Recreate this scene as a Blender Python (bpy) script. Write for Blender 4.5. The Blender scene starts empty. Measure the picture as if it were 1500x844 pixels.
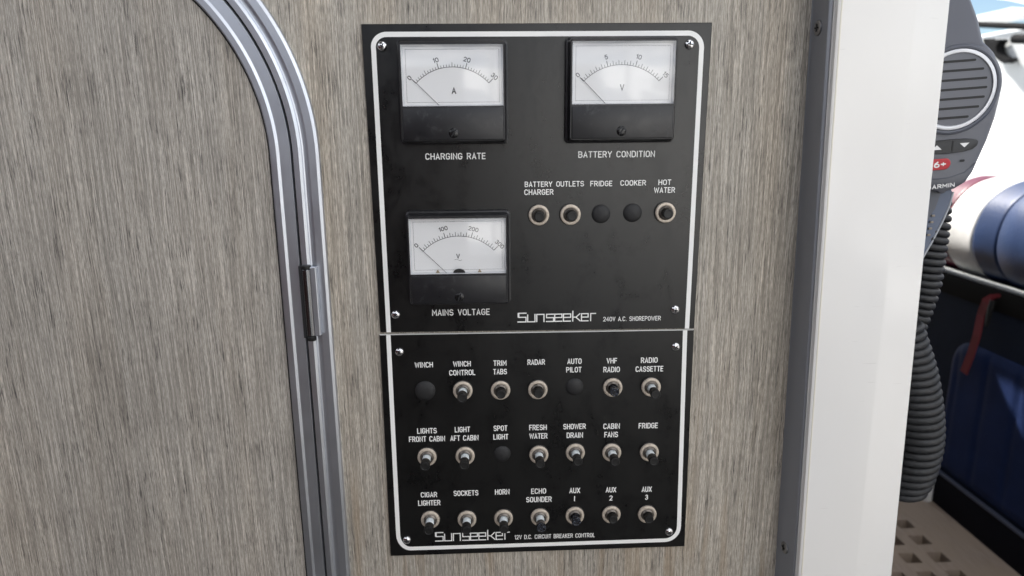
import bpy, bmesh, math, random
from mathutils import Vector, Matrix, noise
from mathutils.geometry import tessellate_polygon
R = math.radians
random.seed(7)
S = bpy.context.scene
COL = S.collection

# ------------------------------------------------------------------ camera
CAM = Vector((-0.03877, -0.53712, -0.07492))
YAW, PIT, ROL = 0.032486, -0.231422, -0.0092766
cy, sy, cp, sp = math.cos(YAW), math.sin(YAW), math.cos(PIT), math.sin(PIT)
FWD = Vector((sy * cp, cy * cp, sp))
_r = Vector((cy, -sy, 0)); _u = _r.cross(FWD)
RGT = math.cos(ROL) * _r + math.sin(ROL) * _u
UPV = -math.sin(ROL) * _r + math.cos(ROL) * _u
cd = bpy.data.cameras.new('camera'); cam = bpy.data.objects.new('camera', cd); COL.objects.link(cam)
cam.matrix_world = Matrix(((RGT.x, UPV.x, -FWD.x, CAM.x), (RGT.y, UPV.y, -FWD.y, CAM.y), (RGT.z, UPV.z, -FWD.z, CAM.z), (0, 0, 0, 1)))
cd.sensor_width = 36; cd.lens = 24; cd.clip_start = 0.02; cd.clip_end = 5000
cd.dof.use_dof = True; cd.dof.focus_distance = 0.555; cd.dof.aperture_fstop = 6.5
S.camera = cam

# ------------------------------------------------------------------ sky, sun, exposure
SUN_EL, SUN_AZ = R(50), R(-30)                     # azimuth clockwise from +y
SUN = Vector((math.sin(SUN_AZ) * math.cos(SUN_EL), math.cos(SUN_AZ) * math.cos(SUN_EL), math.sin(SUN_EL)))
W = bpy.data.worlds.new('World'); S.world = W; W.use_nodes = True
wt = W.node_tree; wn = wt.nodes; wl = wt.links
bg = wn['Background']; bg.inputs['Strength'].default_value = 0.06
sky = wn.new('ShaderNodeTexSky'); sky.sky_type = 'NISHITA'; sky.sun_disc = False
sky.sun_elevation = SUN_EL; sky.sun_rotation = SUN_AZ; sky.dust_density = 0.2; sky.air_density = 1.0; sky.ozone_density = 2.0
tc = wn.new('ShaderNodeTexCoord'); mp = wn.new('ShaderNodeMapping'); mp.inputs['Scale'].default_value = (1, 1, 2.6); mp.inputs['Location'].default_value = (5.3, 0.4, 0)
wl.new(tc.outputs['Generated'], mp.inputs['Vector'])
cn = wn.new('ShaderNodeTexNoise'); cn.inputs['Scale'].default_value = 2.3; cn.inputs['Detail'].default_value = 7; cn.inputs['Roughness'].default_value = 0.55
wl.new(mp.outputs['Vector'], cn.inputs['Vector'])
cr = wn.new('ShaderNodeValToRGB'); cr.color_ramp.elements[0].position = 0.40; cr.color_ramp.elements[1].position = 0.62
wl.new(cn.outputs['Fac'], cr.inputs['Fac'])
cm = wn.new('ShaderNodeMix'); cm.data_type = 'RGBA'
# a break in the clouds ahead on the right
dt = wn.new('ShaderNodeVectorMath'); dt.operation = 'DOT_PRODUCT'; dt.inputs[1].default_value = Vector((.68, .72, .13)).normalized()
nv = wn.new('ShaderNodeVectorMath'); nv.operation = 'NORMALIZE'; wl.new(tc.outputs['Generated'], nv.inputs[0]); wl.new(nv.outputs[0], dt.inputs[0])
ga = wn.new('ShaderNodeMapRange'); ga.inputs['From Min'].default_value = .955; ga.inputs['From Max'].default_value = .88; wl.new(dt.outputs['Value'], ga.inputs['Value'])
gm = wn.new('ShaderNodeMath'); gm.operation = 'MULTIPLY'; wl.new(cr.outputs['Color'], gm.inputs[0]); wl.new(ga.outputs[0], gm.inputs[1])
wl.new(gm.outputs[0], cm.inputs['Factor']); wl.new(sky.outputs['Color'], cm.inputs['A'])
cm.inputs['B'].default_value = (23.5, 23.2, 22.9, 1)
wl.new(cm.outputs['Result'], bg.inputs['Color'])
sl = bpy.data.lights.new('sun', 'SUN'); sl.energy = 4.5; sl.angle = R(0.5); sl.color = (1.0, 0.95, 0.88)
so = bpy.data.objects.new('sun', sl); COL.objects.link(so)
so.rotation_euler = SUN.to_track_quat('Z', 'Y').to_euler(); so.location = SUN * 20
S.view_settings.view_transform = 'Standard'; S.view_settings.look = 'None'
S.view_settings.exposure = 1.26; S.view_settings.gamma = 1.0; S.view_settings.use_curve_mapping = False
S.render.engine = 'CYCLES'
S.cycles.max_bounces = 8; S.cycles.transparent_max_bounces = 12

# ------------------------------------------------------------------ measuring: photo pixel -> point on a real plane
def ray(px, py): return FWD + (px - 750) / 1000 * RGT - (py - 422) / 1000 * UPV
def U(px, py, y=0.0):
    d = ray(px, py); return CAM + d * ((y - CAM.y) / d.y)
def UX(px, py, x):
    d = ray(px, py); return CAM + d * ((x - CAM.x) / d.x)

# ------------------------------------------------------------------ object helpers
def tag(o, label=None, cat=None, group=None, kind=None):
    if label: o['label'] = label
    if cat: o['category'] = cat
    if group: o['group'] = group
    if kind: o['kind'] = kind
    return o
def empty(name, loc):
    o = bpy.data.objects.new(name, None); COL.objects.link(o); o.location = loc; o.empty_display_size = .02; return o
def wloc(o):
    v = Vector((0, 0, 0))
    while o is not None: v = v + Vector(o.location); o = o.parent
    return v
class MB:
    """collects shapes into one mesh"""
    def __init__(s): s.v = []; s.f = []; s.m = []
    def add(s, vs, fs, mi=0):
        b = len(s.v); s.v += [Vector(v) for v in vs]; s.f += [tuple(i + b for i in f) for f in fs]; s.m += [mi] * len(fs)
    def bm_add(s, bm, mi=0):
        bm.verts.index_update(); s.add([v.co.copy() for v in bm.verts], [[v.index for v in f.verts] for f in bm.faces], mi); bm.free()
    def box(s, lo, hi, bev=0, seg=2, mi=0):
        bm = bmesh.new(); bmesh.ops.create_cube(bm, size=1)
        for v in bm.verts: v.co = Vector([(lo[i] + hi[i]) / 2 + v.co[i] * (hi[i] - lo[i]) for i in range(3)])
        if bev: bmesh.ops.bevel(bm, geom=list(bm.edges), offset=bev, segments=seg, affect='EDGES', profile=.5)
        s.bm_add(bm, mi)
    def loft(s, rings, closed=True, cap0=False, cap1=False, mi=0):
        n = len(rings[0]); vs = [p for r in rings for p in r]; fs = []
        for i in range(len(rings) - 1):
            for j in range(n if closed else n - 1):
                k = (j + 1) % n; fs.append((i * n + j, i * n + k, (i + 1) * n + k, (i + 1) * n + j))
        if cap0: fs.append(tuple(range(n))[::-1])
        if cap1: fs.append(tuple((len(rings) - 1) * n + j for j in range(n)))
        s.add(vs, fs, mi)
    def lathe(s, prof, c=(0, 0, 0), axis='-y', n=40, cap1=True, cap0=False, mi=0):
        rings = []
        for r, h in prof:
            ring = []
            for j in range(n):
                a = 2 * math.pi * j / n; x, z = r * math.cos(a), r * math.sin(a)
                p = {'-y': (x, -h, z), 'z': (x, z, h), '-x': (-h, x, z), 'y': (x, h, z)}[axis]
                ring.append(Vector(c) + Vector(p))
            rings.append(ring)
        s.loft(rings, True, cap0, cap1, mi)
    def tube(s, pts, rad, n=12, cap=True, mi=0):
        pts = [Vector(p) for p in pts]; rings = []; N = None
        for i, p in enumerate(pts):
            t = (pts[min(i + 1, len(pts) - 1)] - pts[max(i - 1, 0)]).normalized()
            if N is None:
                N = t.orthogonal().normalized()
            N = (N - t * N.dot(t)).normalized(); B = t.cross(N)
            r = rad[i] if isinstance(rad, (list, tuple)) else rad
            rings.append([p + r * (math.cos(2 * math.pi * j / n) * N + math.sin(2 * math.pi * j / n) * B) for j in range(n)])
        s.loft(rings, True, cap, cap, mi)
    def prism(s, poly, d, mi=0):
        """polygon of 3D points pushed by vector d"""
        n = len(poly); a = [Vector(p) for p in poly]; b = [p + Vector(d) for p in a]
        tris = tessellate_polygon([a])
        s.add(a + b, [tuple(t) for t in tris] + [tuple(i + n for i in t)[::-1] for t in tris] + [(i, (i + 1) % n, n + (i + 1) % n, n + i) for i in range(n)], mi)
    def build(s, name, mat, parent=None, at=None, smooth=True, ang=35, label=None, local=False):
        """vertices are in world space unless local; 'at' is the world place of the object's origin"""
        org = wloc(parent) if parent is not None else Vector((0, 0, 0))
        loc = (Vector(at) - org) if at is not None else Vector((0, 0, 0))
        me = bpy.data.meshes.new(name); base = org + loc
        me.from_pydata([tuple(v if local else v - base) for v in s.v], [], s.f)
        for m in (mat if isinstance(mat, (list, tuple)) else [mat]): me.materials.append(m)
        me.polygons.foreach_set('material_index', s.m)
        me.validate(); bm = bmesh.new(); bm.from_mesh(me)
        bmesh.ops.remove_doubles(bm, verts=bm.verts, dist=1e-7); bmesh.ops.recalc_face_normals(bm, faces=bm.faces); bm.to_mesh(me); bm.free()
        if smooth:
            me.polygons.foreach_set('use_smooth', [True] * len(me.polygons)); me.set_sharp_from_angle(angle=R(ang))
        o = bpy.data.objects.new(name, me); COL.objects.link(o); o.location = loc
        if parent is not None: o.parent = parent
        if label: o['label'] = label
        return o
def copy_tree(o, parent, loc=None):
    c = o.copy(); COL.objects.link(c); c.parent = parent
    if loc is not None: c.location = loc
    for ch in list(o.children): copy_tree(ch, c)
    return c

# ------------------------------------------------------------------ materials
def mat(name, col=(.5, .5, .5), rough=.5, metal=0, spec=.5, coat=0):
    m = bpy.data.materials.new(name); m.use_nodes = True
    b = m.node_tree.nodes['Principled BSDF']
    b.inputs['Base Color'].default_value = (*col, 1); b.inputs['Roughness'].default_value = rough
    b.inputs['Metallic'].default_value = metal; b.inputs['Specular IOR Level'].default_value = spec
    b.inputs['Coat Weight'].default_value = coat
    return m
class NT:
    def __init__(s, m): s.m = m; s.t = m.node_tree; s.b = s.t.nodes['Principled BSDF']; s.tc = s.t.nodes.new('ShaderNodeTexCoord')
    def geo(s):
        g = s.t.nodes.new('ShaderNodeNewGeometry'); return g.outputs['Position']
    def map(s, scale, src=None, loc=(0, 0, 0), rot=(0, 0, 0)):
        n = s.t.nodes.new('ShaderNodeMapping'); n.inputs['Scale'].default_value = scale; n.inputs['Location'].default_value = loc; n.inputs['Rotation'].default_value = rot
        s.t.links.new(src if src is not None else s.tc.outputs['Object'], n.inputs['Vector']); return n.outputs['Vector']
    def noise(s, vec, scale=1, detail=3, rough=.5, dist=0):
        n = s.t.nodes.new('ShaderNodeTexNoise'); n.inputs['Scale'].default_value = scale; n.inputs['Detail'].default_value = detail
        n.inputs['Roughness'].default_value = rough; n.inputs['Distortion'].default_value = dist
        s.t.links.new(vec, n.inputs['Vector']); return n.outputs['Fac']
    def ramp(s, fac, stops):
        n = s.t.nodes.new('ShaderNodeValToRGB'); e = n.color_ramp.elements
        while len(e) < len(stops): e.new(.5)
        for k, (p, c) in enumerate(stops): e[k].position = p; e[k].color = (*c, 1) if isinstance(c, (tuple, list)) else (c, c, c, 1)
        s.t.links.new(fac, n.inputs['Fac']); return n.outputs['Color']
    def mix(s, fac, a, b, mode='MIX'):
        n = s.t.nodes.new('ShaderNodeMix'); n.data_type = 'RGBA'; n.blend_type = mode
        for k, v in (('Factor', fac), ('A', a), ('B', b)):
            if isinstance(v, (int, float)): n.inputs[k].default_value = v if k == 'Factor' else (v, v, v, 1)
            elif isinstance(v, tuple): n.inputs[k].default_value = (*v, 1)
            else: s.t.links.new(v, n.inputs[k])
        return n.outputs['Result']
    def add(s, a, vec, amt):
        n = s.t.nodes.new('ShaderNodeVectorMath'); n.operation = 'MULTIPLY_ADD'
        s.t.links.new(vec, n.inputs[0]); n.inputs[1].default_value = amt; s.t.links.new(a, n.inputs[2]); return n.outputs[0]
    def out(s, sock, val): s.t.links.new(val, s.b.inputs[sock])
    def bump(s, h, dist=.0005, st=.5):
        n = s.t.nodes.new('ShaderNodeBump'); n.inputs['Distance'].default_value = dist; n.inputs['Strength'].default_value = st
        s.t.links.new(h, n.inputs['Height']); s.t.links.new(n.outputs['Normal'], s.b.inputs['Normal'])

def wood_material(name, seed=0, tint=(1, 1, 1), stain=.75, warmth=.5):
    m = mat(name, rough=.62, spec=.3); n = NT(m)
    p = n.geo()
    # slow sideways drift so that the grain is never ruler straight
    wob = n.noise(n.map((9, 1, 4), p, (seed, 0, 0)), 1, 2)
    wob2 = n.noise(n.map((160, 1, 55), p, (seed, 3, 0)), 1, 3)
    q = n.add(p, wob, (.006, 0, 0)); q = n.add(q, wob2, (.0011, 0, 0))
    fine = n.noise(n.map((1350, 1, 13), q, (seed, 0, 0)), 1, 2, .55)
    fine2 = n.noise(n.map((2100, 1, 150), q, (seed + 3, 0, 0)), 1, 2, .6)
    mid = n.noise(n.map((420, 1, 9), q, (seed + 5, 0, 0)), 1, 3, .6)
    dash = n.noise(n.map((980, 1, 34), q, (seed + 9, 0, 0)), 1, 4, .68)
    patch = n.noise(n.map((62, 1, 17), q, (seed + 2, 0, 0)), 1, 4, .62)
    broad = n.noise(n.map((9, 1, 3.2), q, (seed + 20, 0, 0)), 1, 3, .5)
    warm = n.noise(n.map((20, 1, 1.4), q, (seed + 31, 0, 0)), 1, 3, .55)
    base = n.ramp(fine, [(.32, (.30, .284, .258)), (.5, (.435, .42, .388)), (.68, (.61, .588, .548))])
    base = n.mix(1.0, base, n.ramp(fine2, [(.32, .62), (.66, 1.30)]), 'MULTIPLY')
    base = n.mix(n.ramp(mid, [(.38, .55), (.56, 0)]), base, (.19, .177, .16))
    gate = n.ramp(patch, [(.39, 0), (.58, 1)])
    dk = n.ramp(dash, [(.37, 1), (.47, 0)])
    dk2 = n.mix(1.0, dk, n.mix(gate, .22, .88), 'MULTIPLY')
    base = n.mix(dk2, base, (.048, .046, .048))
    knot = n.noise(n.map((330, 1, 34), q, (seed + 15, 0, 0)), 1, 5, .7)
    base = n.mix(n.mix(1.0, n.ramp(knot, [(.30, 1), (.38, 0)]), gate, 'MULTIPLY'), base, (.035, .034, .036))
    base = n.mix(n.ramp(warm, [(.44, 0), (.72, warmth)]), base, n.mix(1.0, base, (1.10, .98, .84), 'MULTIPLY'))
    base = n.mix(1.0, base, n.ramp(broad, [(.25, .78), (.75, 1.12)]), 'MULTIPLY')
    fib = n.noise(n.map((210, 1, 120), p, (seed + 50, 0, 0)), 1, 6, .62, 1.4)
    base = n.mix(n.ramp(fib, [(.488, 0), (.5, .22), (.512, 0)]), base, (.09, .085, .08))
    # rusty drip stains low on the bulkhead
    st = n.noise(n.map((60, 1, 6), q, (seed + 71, 0, 0)), 1, 3)
    sx = n.t.nodes.new('ShaderNodeSeparateXYZ'); n.t.links.new(p, sx.inputs[0])
    low = n.t.nodes.new('ShaderNodeMapRange'); low.inputs['From Min'].default_value = -.26; low.inputs['From Max'].default_value = -.44; low.clamp = True; n.t.links.new(sx.outputs['Z'], low.inputs['Value'])
    base = n.mix(n.mix(1.0, n.ramp(st, [(.52, 0), (.72, stain)]), low.outputs[0], 'MULTIPLY'), base, (.235, .165, .095))
    base = n.mix(1.0, base, n.mix(1.0, tint, (1.05, 1.01, .955), 'MULTIPLY'), 'MULTIPLY')
    n.out('Base Color', base)
    n.bump(n.mix(.5, fine, dash), .0005, .5)
    return m
M = {}
M['wood'] = wood_material('weathered_wood_laminate', 0)
M['door_wood'] = wood_material('weathered_wood_door', 13.7, (.985, .99, 1.01), .08, .3)

m = mat('black_engraving_laminate', (.010, .010, .011), .36, 0, .55); n = NT(m); p = n.geo()
s1 = n.noise(n.map((38, 1, 26), p), 1, 5, .6, .6); s2 = n.noise(n.map((170, 1, 150), p), 1, 4, .6); s3 = n.noise(n.map((900, 1, 900), p), 1, 2)
sm = n.ramp(n.mix(.45, s1, s2), [(.40, 0), (.60, 1)])
n.out('Base Color', n.mix(n.ramp(s3, [(.74, 0), (.80, .3)]), n.mix(sm, (.0026, .0026, .0028), (.0032, .0032, .0031)), (.04, .038, .036)))
n.out('Roughness', n.ramp(n.mix(.35, s1, s2), [(.36, .26), (.64, .36)]))
n.out('Specular IOR Level', n.ramp(n.mix(.25, s1, s2), [(.36, .43), (.50, .54)])); M['plate'] = m
M['core'] = mat('white_laminate_core', (.60, .60, .58), .5)
M['paint'] = mat('white_engraving', (.88, .88, .86), .55)
m = mat('worn_black_plastic', (.012, .012, .013), .45); n = NT(m); p = n.geo()
w1 = n.noise(n.map((120, 1, 120), p), 1, 6, .7, .9); w2 = n.noise(n.map((28, 1, 28), p, (4, 0, 0)), 1, 3)
wf = n.mix(1.0, n.ramp(w1, [(.52, 0), (.72, 1)]), n.ramp(w2, [(.42, 0), (.62, 1)]), 'MULTIPLY')
n.out('Base Color', n.mix(wf, (.011, .011, .013), (.055, .055, .058))); n.out('Roughness', n.ramp(w1, [(.3, .27), (.7, .46)])); n.bump(w1, .0003, .15); M['plastic'] = m
M['black'] = mat('plain_black_plastic', (.007, .007, .007), .5)
m = mat('black_plug_rubber', (.013, .013, .014), .6); n = NT(m); n.bump(n.noise(n.map((1400, 1400, 1400)), 1, 2), .0003, .5); M['plug'] = m
M['gloss'] = mat('glossy_black_screw', (.02, .02, .021), .18, .5)
M['dark_strip'] = mat('matt_black', (.008, .008, .010), .7)  # plain matt black for door strips, slots and screw recesses
m = mat('satin_anodised_aluminium', (.56, .585, .635), .4, 1.0); n = NT(m); p = n.geo()
g1 = n.noise(n.map((1600, 1, 12), p), 1, 3); g2 = n.noise(n.map((60, 60, 60), p), 1, 4)
n.out('Roughness', n.ramp(n.mix(.35, g2, g1), [(.3, .36), (.7, .46)])); n.out('Base Color', n.mix(n.ramp(g2, [(.58, 0), (.74, .25)]), (.56, .585, .635), (.44, .44, .45))); M['alu'] = m
m = mat('grey_angle_strip', (.24, .25, .275), .42, 0.3); n = NT(m); n.out('Roughness', n.ramp(n.noise(n.map((50, 50, 14)), 1, 4), [(.3, .34), (.7, .52)])); M['strip'] = m
M['hinge'] = mat('dark_polished_hinge', (.20, .205, .215), .24, 1.0)
M['chrome'] = mat('stainless_screw', (.72, .72, .73), .16, 1.0)
M['dull_steel'] = mat('dull_steel', (.30, .30, .31), .35, 1.0)
m = mat('tarnished_nickel_nut', (.60, .53, .44), .42, .3); n = NT(m)
n.out('Base Color', n.ramp(n.noise(n.map((420, 420, 420)), 1, 4, .65), [(.30, (.36, .30, .24)), (.45, (.56, .49, .41)), (.7, (.64, .57, .48))])); M['nut'] = m
M['bush'] = mat('threaded_bushing_metal', (.20, .18, .16), .4, .8)
M['collar'] = mat('white_plunger_band', (.80, .86, .88), .42)
m = mat('mottled_clear_boot', (.04, .05, .07), .22); n = NT(m)
n.out('Base Color', n.ramp(n.noise(n.map((620, 620, 620)), 1, 5, .7), [(.45, (.010, .010, .012)), (.60, (.035, .042, .058)), (.74, (.28, .31, .36))])); M['boot'] = m
m = mat('dial_card', (.88, .885, .89), .55); M['dial'] = m
M['dial_side'] = mat('dial_box_wall', (.66, .67, .69), .35)
M['ink'] = mat('black_dial_ink', (.02, .02, .022), .6)
M['grey_ink'] = mat('glare_washed_ink', (.17, .17, .18), .6)  # paler ink: glare over this dial is put into the colour
M['tan'] = mat('tan_clip', (.35, .29, .20), .5)
def clear_pane():
    m = bpy.data.materials.new('clear_acrylic_pane'); m.use_nodes = True; t = m.node_tree; t.nodes.clear()
    o = t.nodes.new('ShaderNodeOutputMaterial'); mx = t.nodes.new('ShaderNodeMixShader'); tr = t.nodes.new('ShaderNodeBsdfTransparent'); gl = t.nodes.new('ShaderNodeBsdfGlossy')
    fr = t.nodes.new('ShaderNodeFresnel'); fr.inputs['IOR'].default_value = 1.49; ge = t.nodes.new('ShaderNodeNewGeometry'); sb = t.nodes.new('ShaderNodeMath'); sb.operation = 'SUBTRACT'; sb.inputs[0].default_value = 1; t.links.new(ge.outputs['Backfacing'], sb.inputs[1]); mu = t.nodes.new('ShaderNodeMath'); mu.operation = 'MULTIPLY'; m2 = t.nodes.new('ShaderNodeMath'); m2.operation = 'MULTIPLY'; m2.use_clamp = True; m2.inputs[1].default_value = 1.9; t.links.new(mu.outputs[0], m2.inputs[0]); t.links.new(fr.outputs[0], mu.inputs[0]); t.links.new(sb.outputs[0], mu.inputs[1]); gl.inputs['Roughness'].default_value = .11; tr.inputs['Color'].default_value = (.99, .99, .99, 1)
    t.links.new(m2.outputs[0], mx.inputs[0]); t.links.new(tr.outputs[0], mx.inputs[1]); t.links.new(gl.outputs[0], mx.inputs[2]); t.links.new(mx.outputs[0], o.inputs['Surface']); return m
M['pane'] = clear_pane()
m = mat('white_gelcoat', (.78, .77, .74), .16, 0, .5); n = NT(m); p = n.geo()
y1 = n.noise(n.map((14, 14, 5), p), 1, 4); y2 = n.noise(n.map((40, 40, 700), p, (2, 0, 0)), 1, 2)
n.out('Base Color', n.mix(n.ramp(y2, [(.735, 0), (.76, .18)]), n.mix(n.ramp(y1, [(.35, 0), (.7, 1)]), (.805, .795, .775), (.795, .78, .752)), (.45, .43, .40)))
n.out('Roughness', n.ramp(y1, [(.3, .12), (.7, .24)])); M['gel'] = m
M['hull'] = mat('pale_aged_hull', (.60, .62, .63), .3)
M['seal'] = mat('yellowed_sealant', (.72, .69, .60), .5)
m = mat('grey_handset_plastic', (.115, .12, .14), .48); n = NT(m); n.bump(n.noise(n.map((2600, 2600, 2600)), 1, 2), .0002, .25); M['mic'] = m
M['mic_dark'] = mat('dark_handset_plastic', (.075, .082, .105), .45)
M['mic_ring'] = mat('silver_grille_ring', (.66, .67, .70), .35, .2)
M['mic_hole'] = mat('grille_slot_black', (.004, .004, .005), .6)
M['mic_btn'] = mat('black_rubber_button', (.012, .013, .015), .5)
M['red'] = mat('red_rubber_button', (.42, .012, .022), .42)
M['white'] = mat('white_print', (.75, .75, .75), .5)
m = mat('coiled_cord_rubber', (.020, .021, .023), .55); n = NT(m); n.out('Base Color', n.ramp(n.noise(n.map((260, 260, 260)), 1, 4), [(.35, (.009, .0095, .011)), (.7, (.022, .0235, .027))])); M['cord'] = m
M['cradle'] = mat('blue_grey_cradle', (.075, .10, .16), .32)
M['cradle_edge'] = mat('pale_cradle_edge', (.45, .47, .50), .4)
def vinyl(name, col, rough=.4, sc=260, spec=.5):
    m = mat(name, col, rough, 0, spec); n = NT(m); p = n.geo(); v = n.noise(n.map((sc, sc, sc), p), 1, 4); c = n.noise(n.map((14, 14, 14), p), 1, 4)
    n.out('Base Color', n.mix(n.ramp(c, [(.3, 0), (.7, 1)]), tuple(x * .85 for x in col), tuple(min(1, x * 1.15) for x in col))); n.bump(n.mix(.6, v, c), .003, .35); return m
M['blue_vinyl'] = vinyl('blue_vinyl', (.022, .044, .118), .46)
M['navy_vinyl'] = vinyl('navy_vinyl', (.014, .027, .088), .6, 260, .12)
M['navy_board'] = vinyl('navy_board', (.013, .019, .036), .7, 260, .12)
M['white_vinyl'] = vinyl('white_vinyl', (.80, .80, .79), .4)
M['maroon'] = vinyl('maroon_vinyl', (.11, .009, .030), .4)
M['ledge'] = mat('dark_grey_moulding', (.014, .013, .012), .8, 0, .12)
M['kerb'] = mat('black_kick_board', (.005, .005, .009), .8, 0, .15)
M['kerb_edge'] = mat('blue_grey_edge', (.07, .08, .12), .45)
m = mat('weathered_teak', (.30, .25, .22), .7); n = NT(m); p = n.geo()
t1 = n.noise(n.map((260, 18, 100), p), 1, 4, .6); t2 = n.noise(n.map((12, 12, 12), p), 1, 4)
n.out('Base Color', n.mix(n.ramp(t2, [(.35, 0), (.7, 1)]), n.ramp(t1, [(.3, (.26, .20, .155)), (.7, (.38, .305, .25))]), (.34, .265, .20))); n.bump(t1, .001, .4); M['teak'] = m
M['pit'] = mat('bilge_dark', (.05, .036, .025), .8)
m = mat('red_webbing', (.17, .013, .018), .7); n = NT(m); n.bump(n.noise(n.map((900, 900, 300)), 1, 2), .0008, .4); M['strap'] = m
M['deck'] = mat('cockpit_deck_grey', (.125, .118, .11), .7)
m = mat('sea_water', (.02, .05, .06), .12); n = NT(m); n.bump(n.noise(n.map((1.2, 1.2, 1), n.geo()), 1, 5), .25, .5); M['water'] = m
M['dark_strip2'] = mat('black_rubber_fittings', (.006, .006, .007), .8, 0, .15)
M['canvas'] = mat('navy_canvas', (.02, .024, .04), .8)
M['dark_cloth'] = mat('dark_maroon_canvas', (.060, .013, .015), .85)
M['glass_dark'] = mat('dark_boat_window', (.012, .014, .018), .06)

# ------------------------------------------------------------------ lettering: a single-stroke engraving alphabet
def arc(cx_, cy_, rx, ry, a0, a1, k=7):
    return [(cx_ + rx * math.cos(R(a0 + (a1 - a0) * i / k)), cy_ + ry * math.sin(R(a0 + (a1 - a0) * i / k))) for i in range(k + 1)]
w_ = .56; h_ = w_ / 2
def _O(): return [arc(h_, .72, h_, .28, 0, 180) + arc(h_, .28, h_, .28, 180, 360) + [(w_, .72)]]
GL = {
 'A': (w_, [[(0, 0), (h_, 1), (w_, 0)], [(.09, .30), (w_ - .09, .30)]]),
 'B': (w_, [[(0, 0), (0, 1), (.30, 1)] + arc(.30, .765, .23, .235, 90, -90) + [(0, .53)], [(.30, .53)] + arc(.30, .265, .26, .265, 90, -90) + [(0, 0)]]),
 'C': (w_, [arc(h_, .72, h_, .28, 20, 180) + arc(h_, .28, h_, .28, 180, 340)]),
 'D': (w_, [[(0, 0), (0, 1), (.24, 1)] + arc(.24, .68, .32, .32, 90, 0) + arc(.24, .32, .32, .32, 0, -90) + [(0, 0)]]),
 'E': (.46, [[(.46, 0), (0, 0), (0, 1), (.46, 1)], [(0, .52), (.40, .52)]]),
 'F': (.46, [[(0, 0), (0, 1), (.46, 1)], [(0, .50), (.40, .50)]]),
 'G': (w_, [arc(h_, .72, h_, .28, 20, 180) + arc(h_, .28, h_, .28, 180, 360) + [(w_, .47), (.33, .47)]]),
 'H': (w_, [[(0, 0), (0, 1)], [(w_, 0), (w_, 1)], [(0, .52), (w_, .52)]]),
 'I': (.06, [[(.03, 0), (.03, 1)]]),
 'K': (.52, [[(0, 0), (0, 1)], [(.50, 1), (.02, .42)], [(.18, .60), (.52, 0)]]),
 'L': (.44, [[(0, 1), (0, 0), (.44, 0)]]),
 'M': (.66, [[(0, 0), (0, 1), (.33, .35), (.66, 1), (.66, 0)]]),
 'N': (w_, [[(0, 0), (0, 1), (w_, 0), (w_, 1)]]),
 'O': (w_, _O()), '0': (w_, _O()),
 'P': (w_, [[(0, 0), (0, 1), (.28, 1)] + arc(.28, .73, .28, .27, 90, -90) + [(0, .46)]]),
 'R': (w_, [[(0, 0), (0, 1), (.28, 1)] + arc(.28, .74, .27, .26, 90, -90) + [(0, .48)], [(.28, .48), (w_, 0)]]),
 'S': (w_, [arc(h_, .745, .27, .255, 25, 180, 7) + arc(h_, .745, .27, .245, 180, 250, 3) + arc(h_, .265, .28, .25, 70, 0, 4) + arc(h_, .265, .28, .265, 0, -155, 7)]),
 'T': (.52, [[(0, 1), (.52, 1)], [(.26, 1), (.26, 0)]]),
 'U': (w_, [[(0, 1)] + arc(h_, .28, h_, .28, 180, 360) + [(w_, 1)]]),
 'V': (w_, [[(0, 1), (h_, 0), (w_, 1)]]),
 'W': (.86, [[(0, 1), (.21, 0), (.43, .88), (.65, 0), (.86, 1)]]),
 'X': (w_, [[(0, 0), (w_, 1)], [(0, 1), (w_, 0)]]),
 'Y': (w_, [[(0, 1), (h_, .46), (w_, 1)], [(h_, .46), (h_, 0)]]),
 '1': (.22, [[(0, .80), (.20, 1), (.20, 0)]]),
 '2': (w_, [arc(h_, .72, h_, .28, 165, -20, 8) + [(.02, 0), (w_, 0)]]),
 '3': (w_, [arc(h_, .76, .24, .24, 160, -80, 8), arc(h_, .27, .28, .27, 90, -160, 9)]),
 '4': (w_, [[(.40, 0), (.40, 1), (0, .28), (w_, .28)]]),
 '5': (w_, [[(.50, 1), (.06, 1), (.04, .56)] + arc(h_, .33, .28, .33, 125, -150, 9)]),
 '6': (w_, [arc(h_, .30, .28, .30, 0, 360, 14), [(.02, .34), (.10, .70), (.40, 1)]]),
 '+': (.5, [[(.25, .25), (.25, .75)], [(0, .5), (.5, .5)]]),
 '.': (.06, [[(.03, .0), (.03, .03)]]),
 ' ': (.34, []),
}
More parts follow.
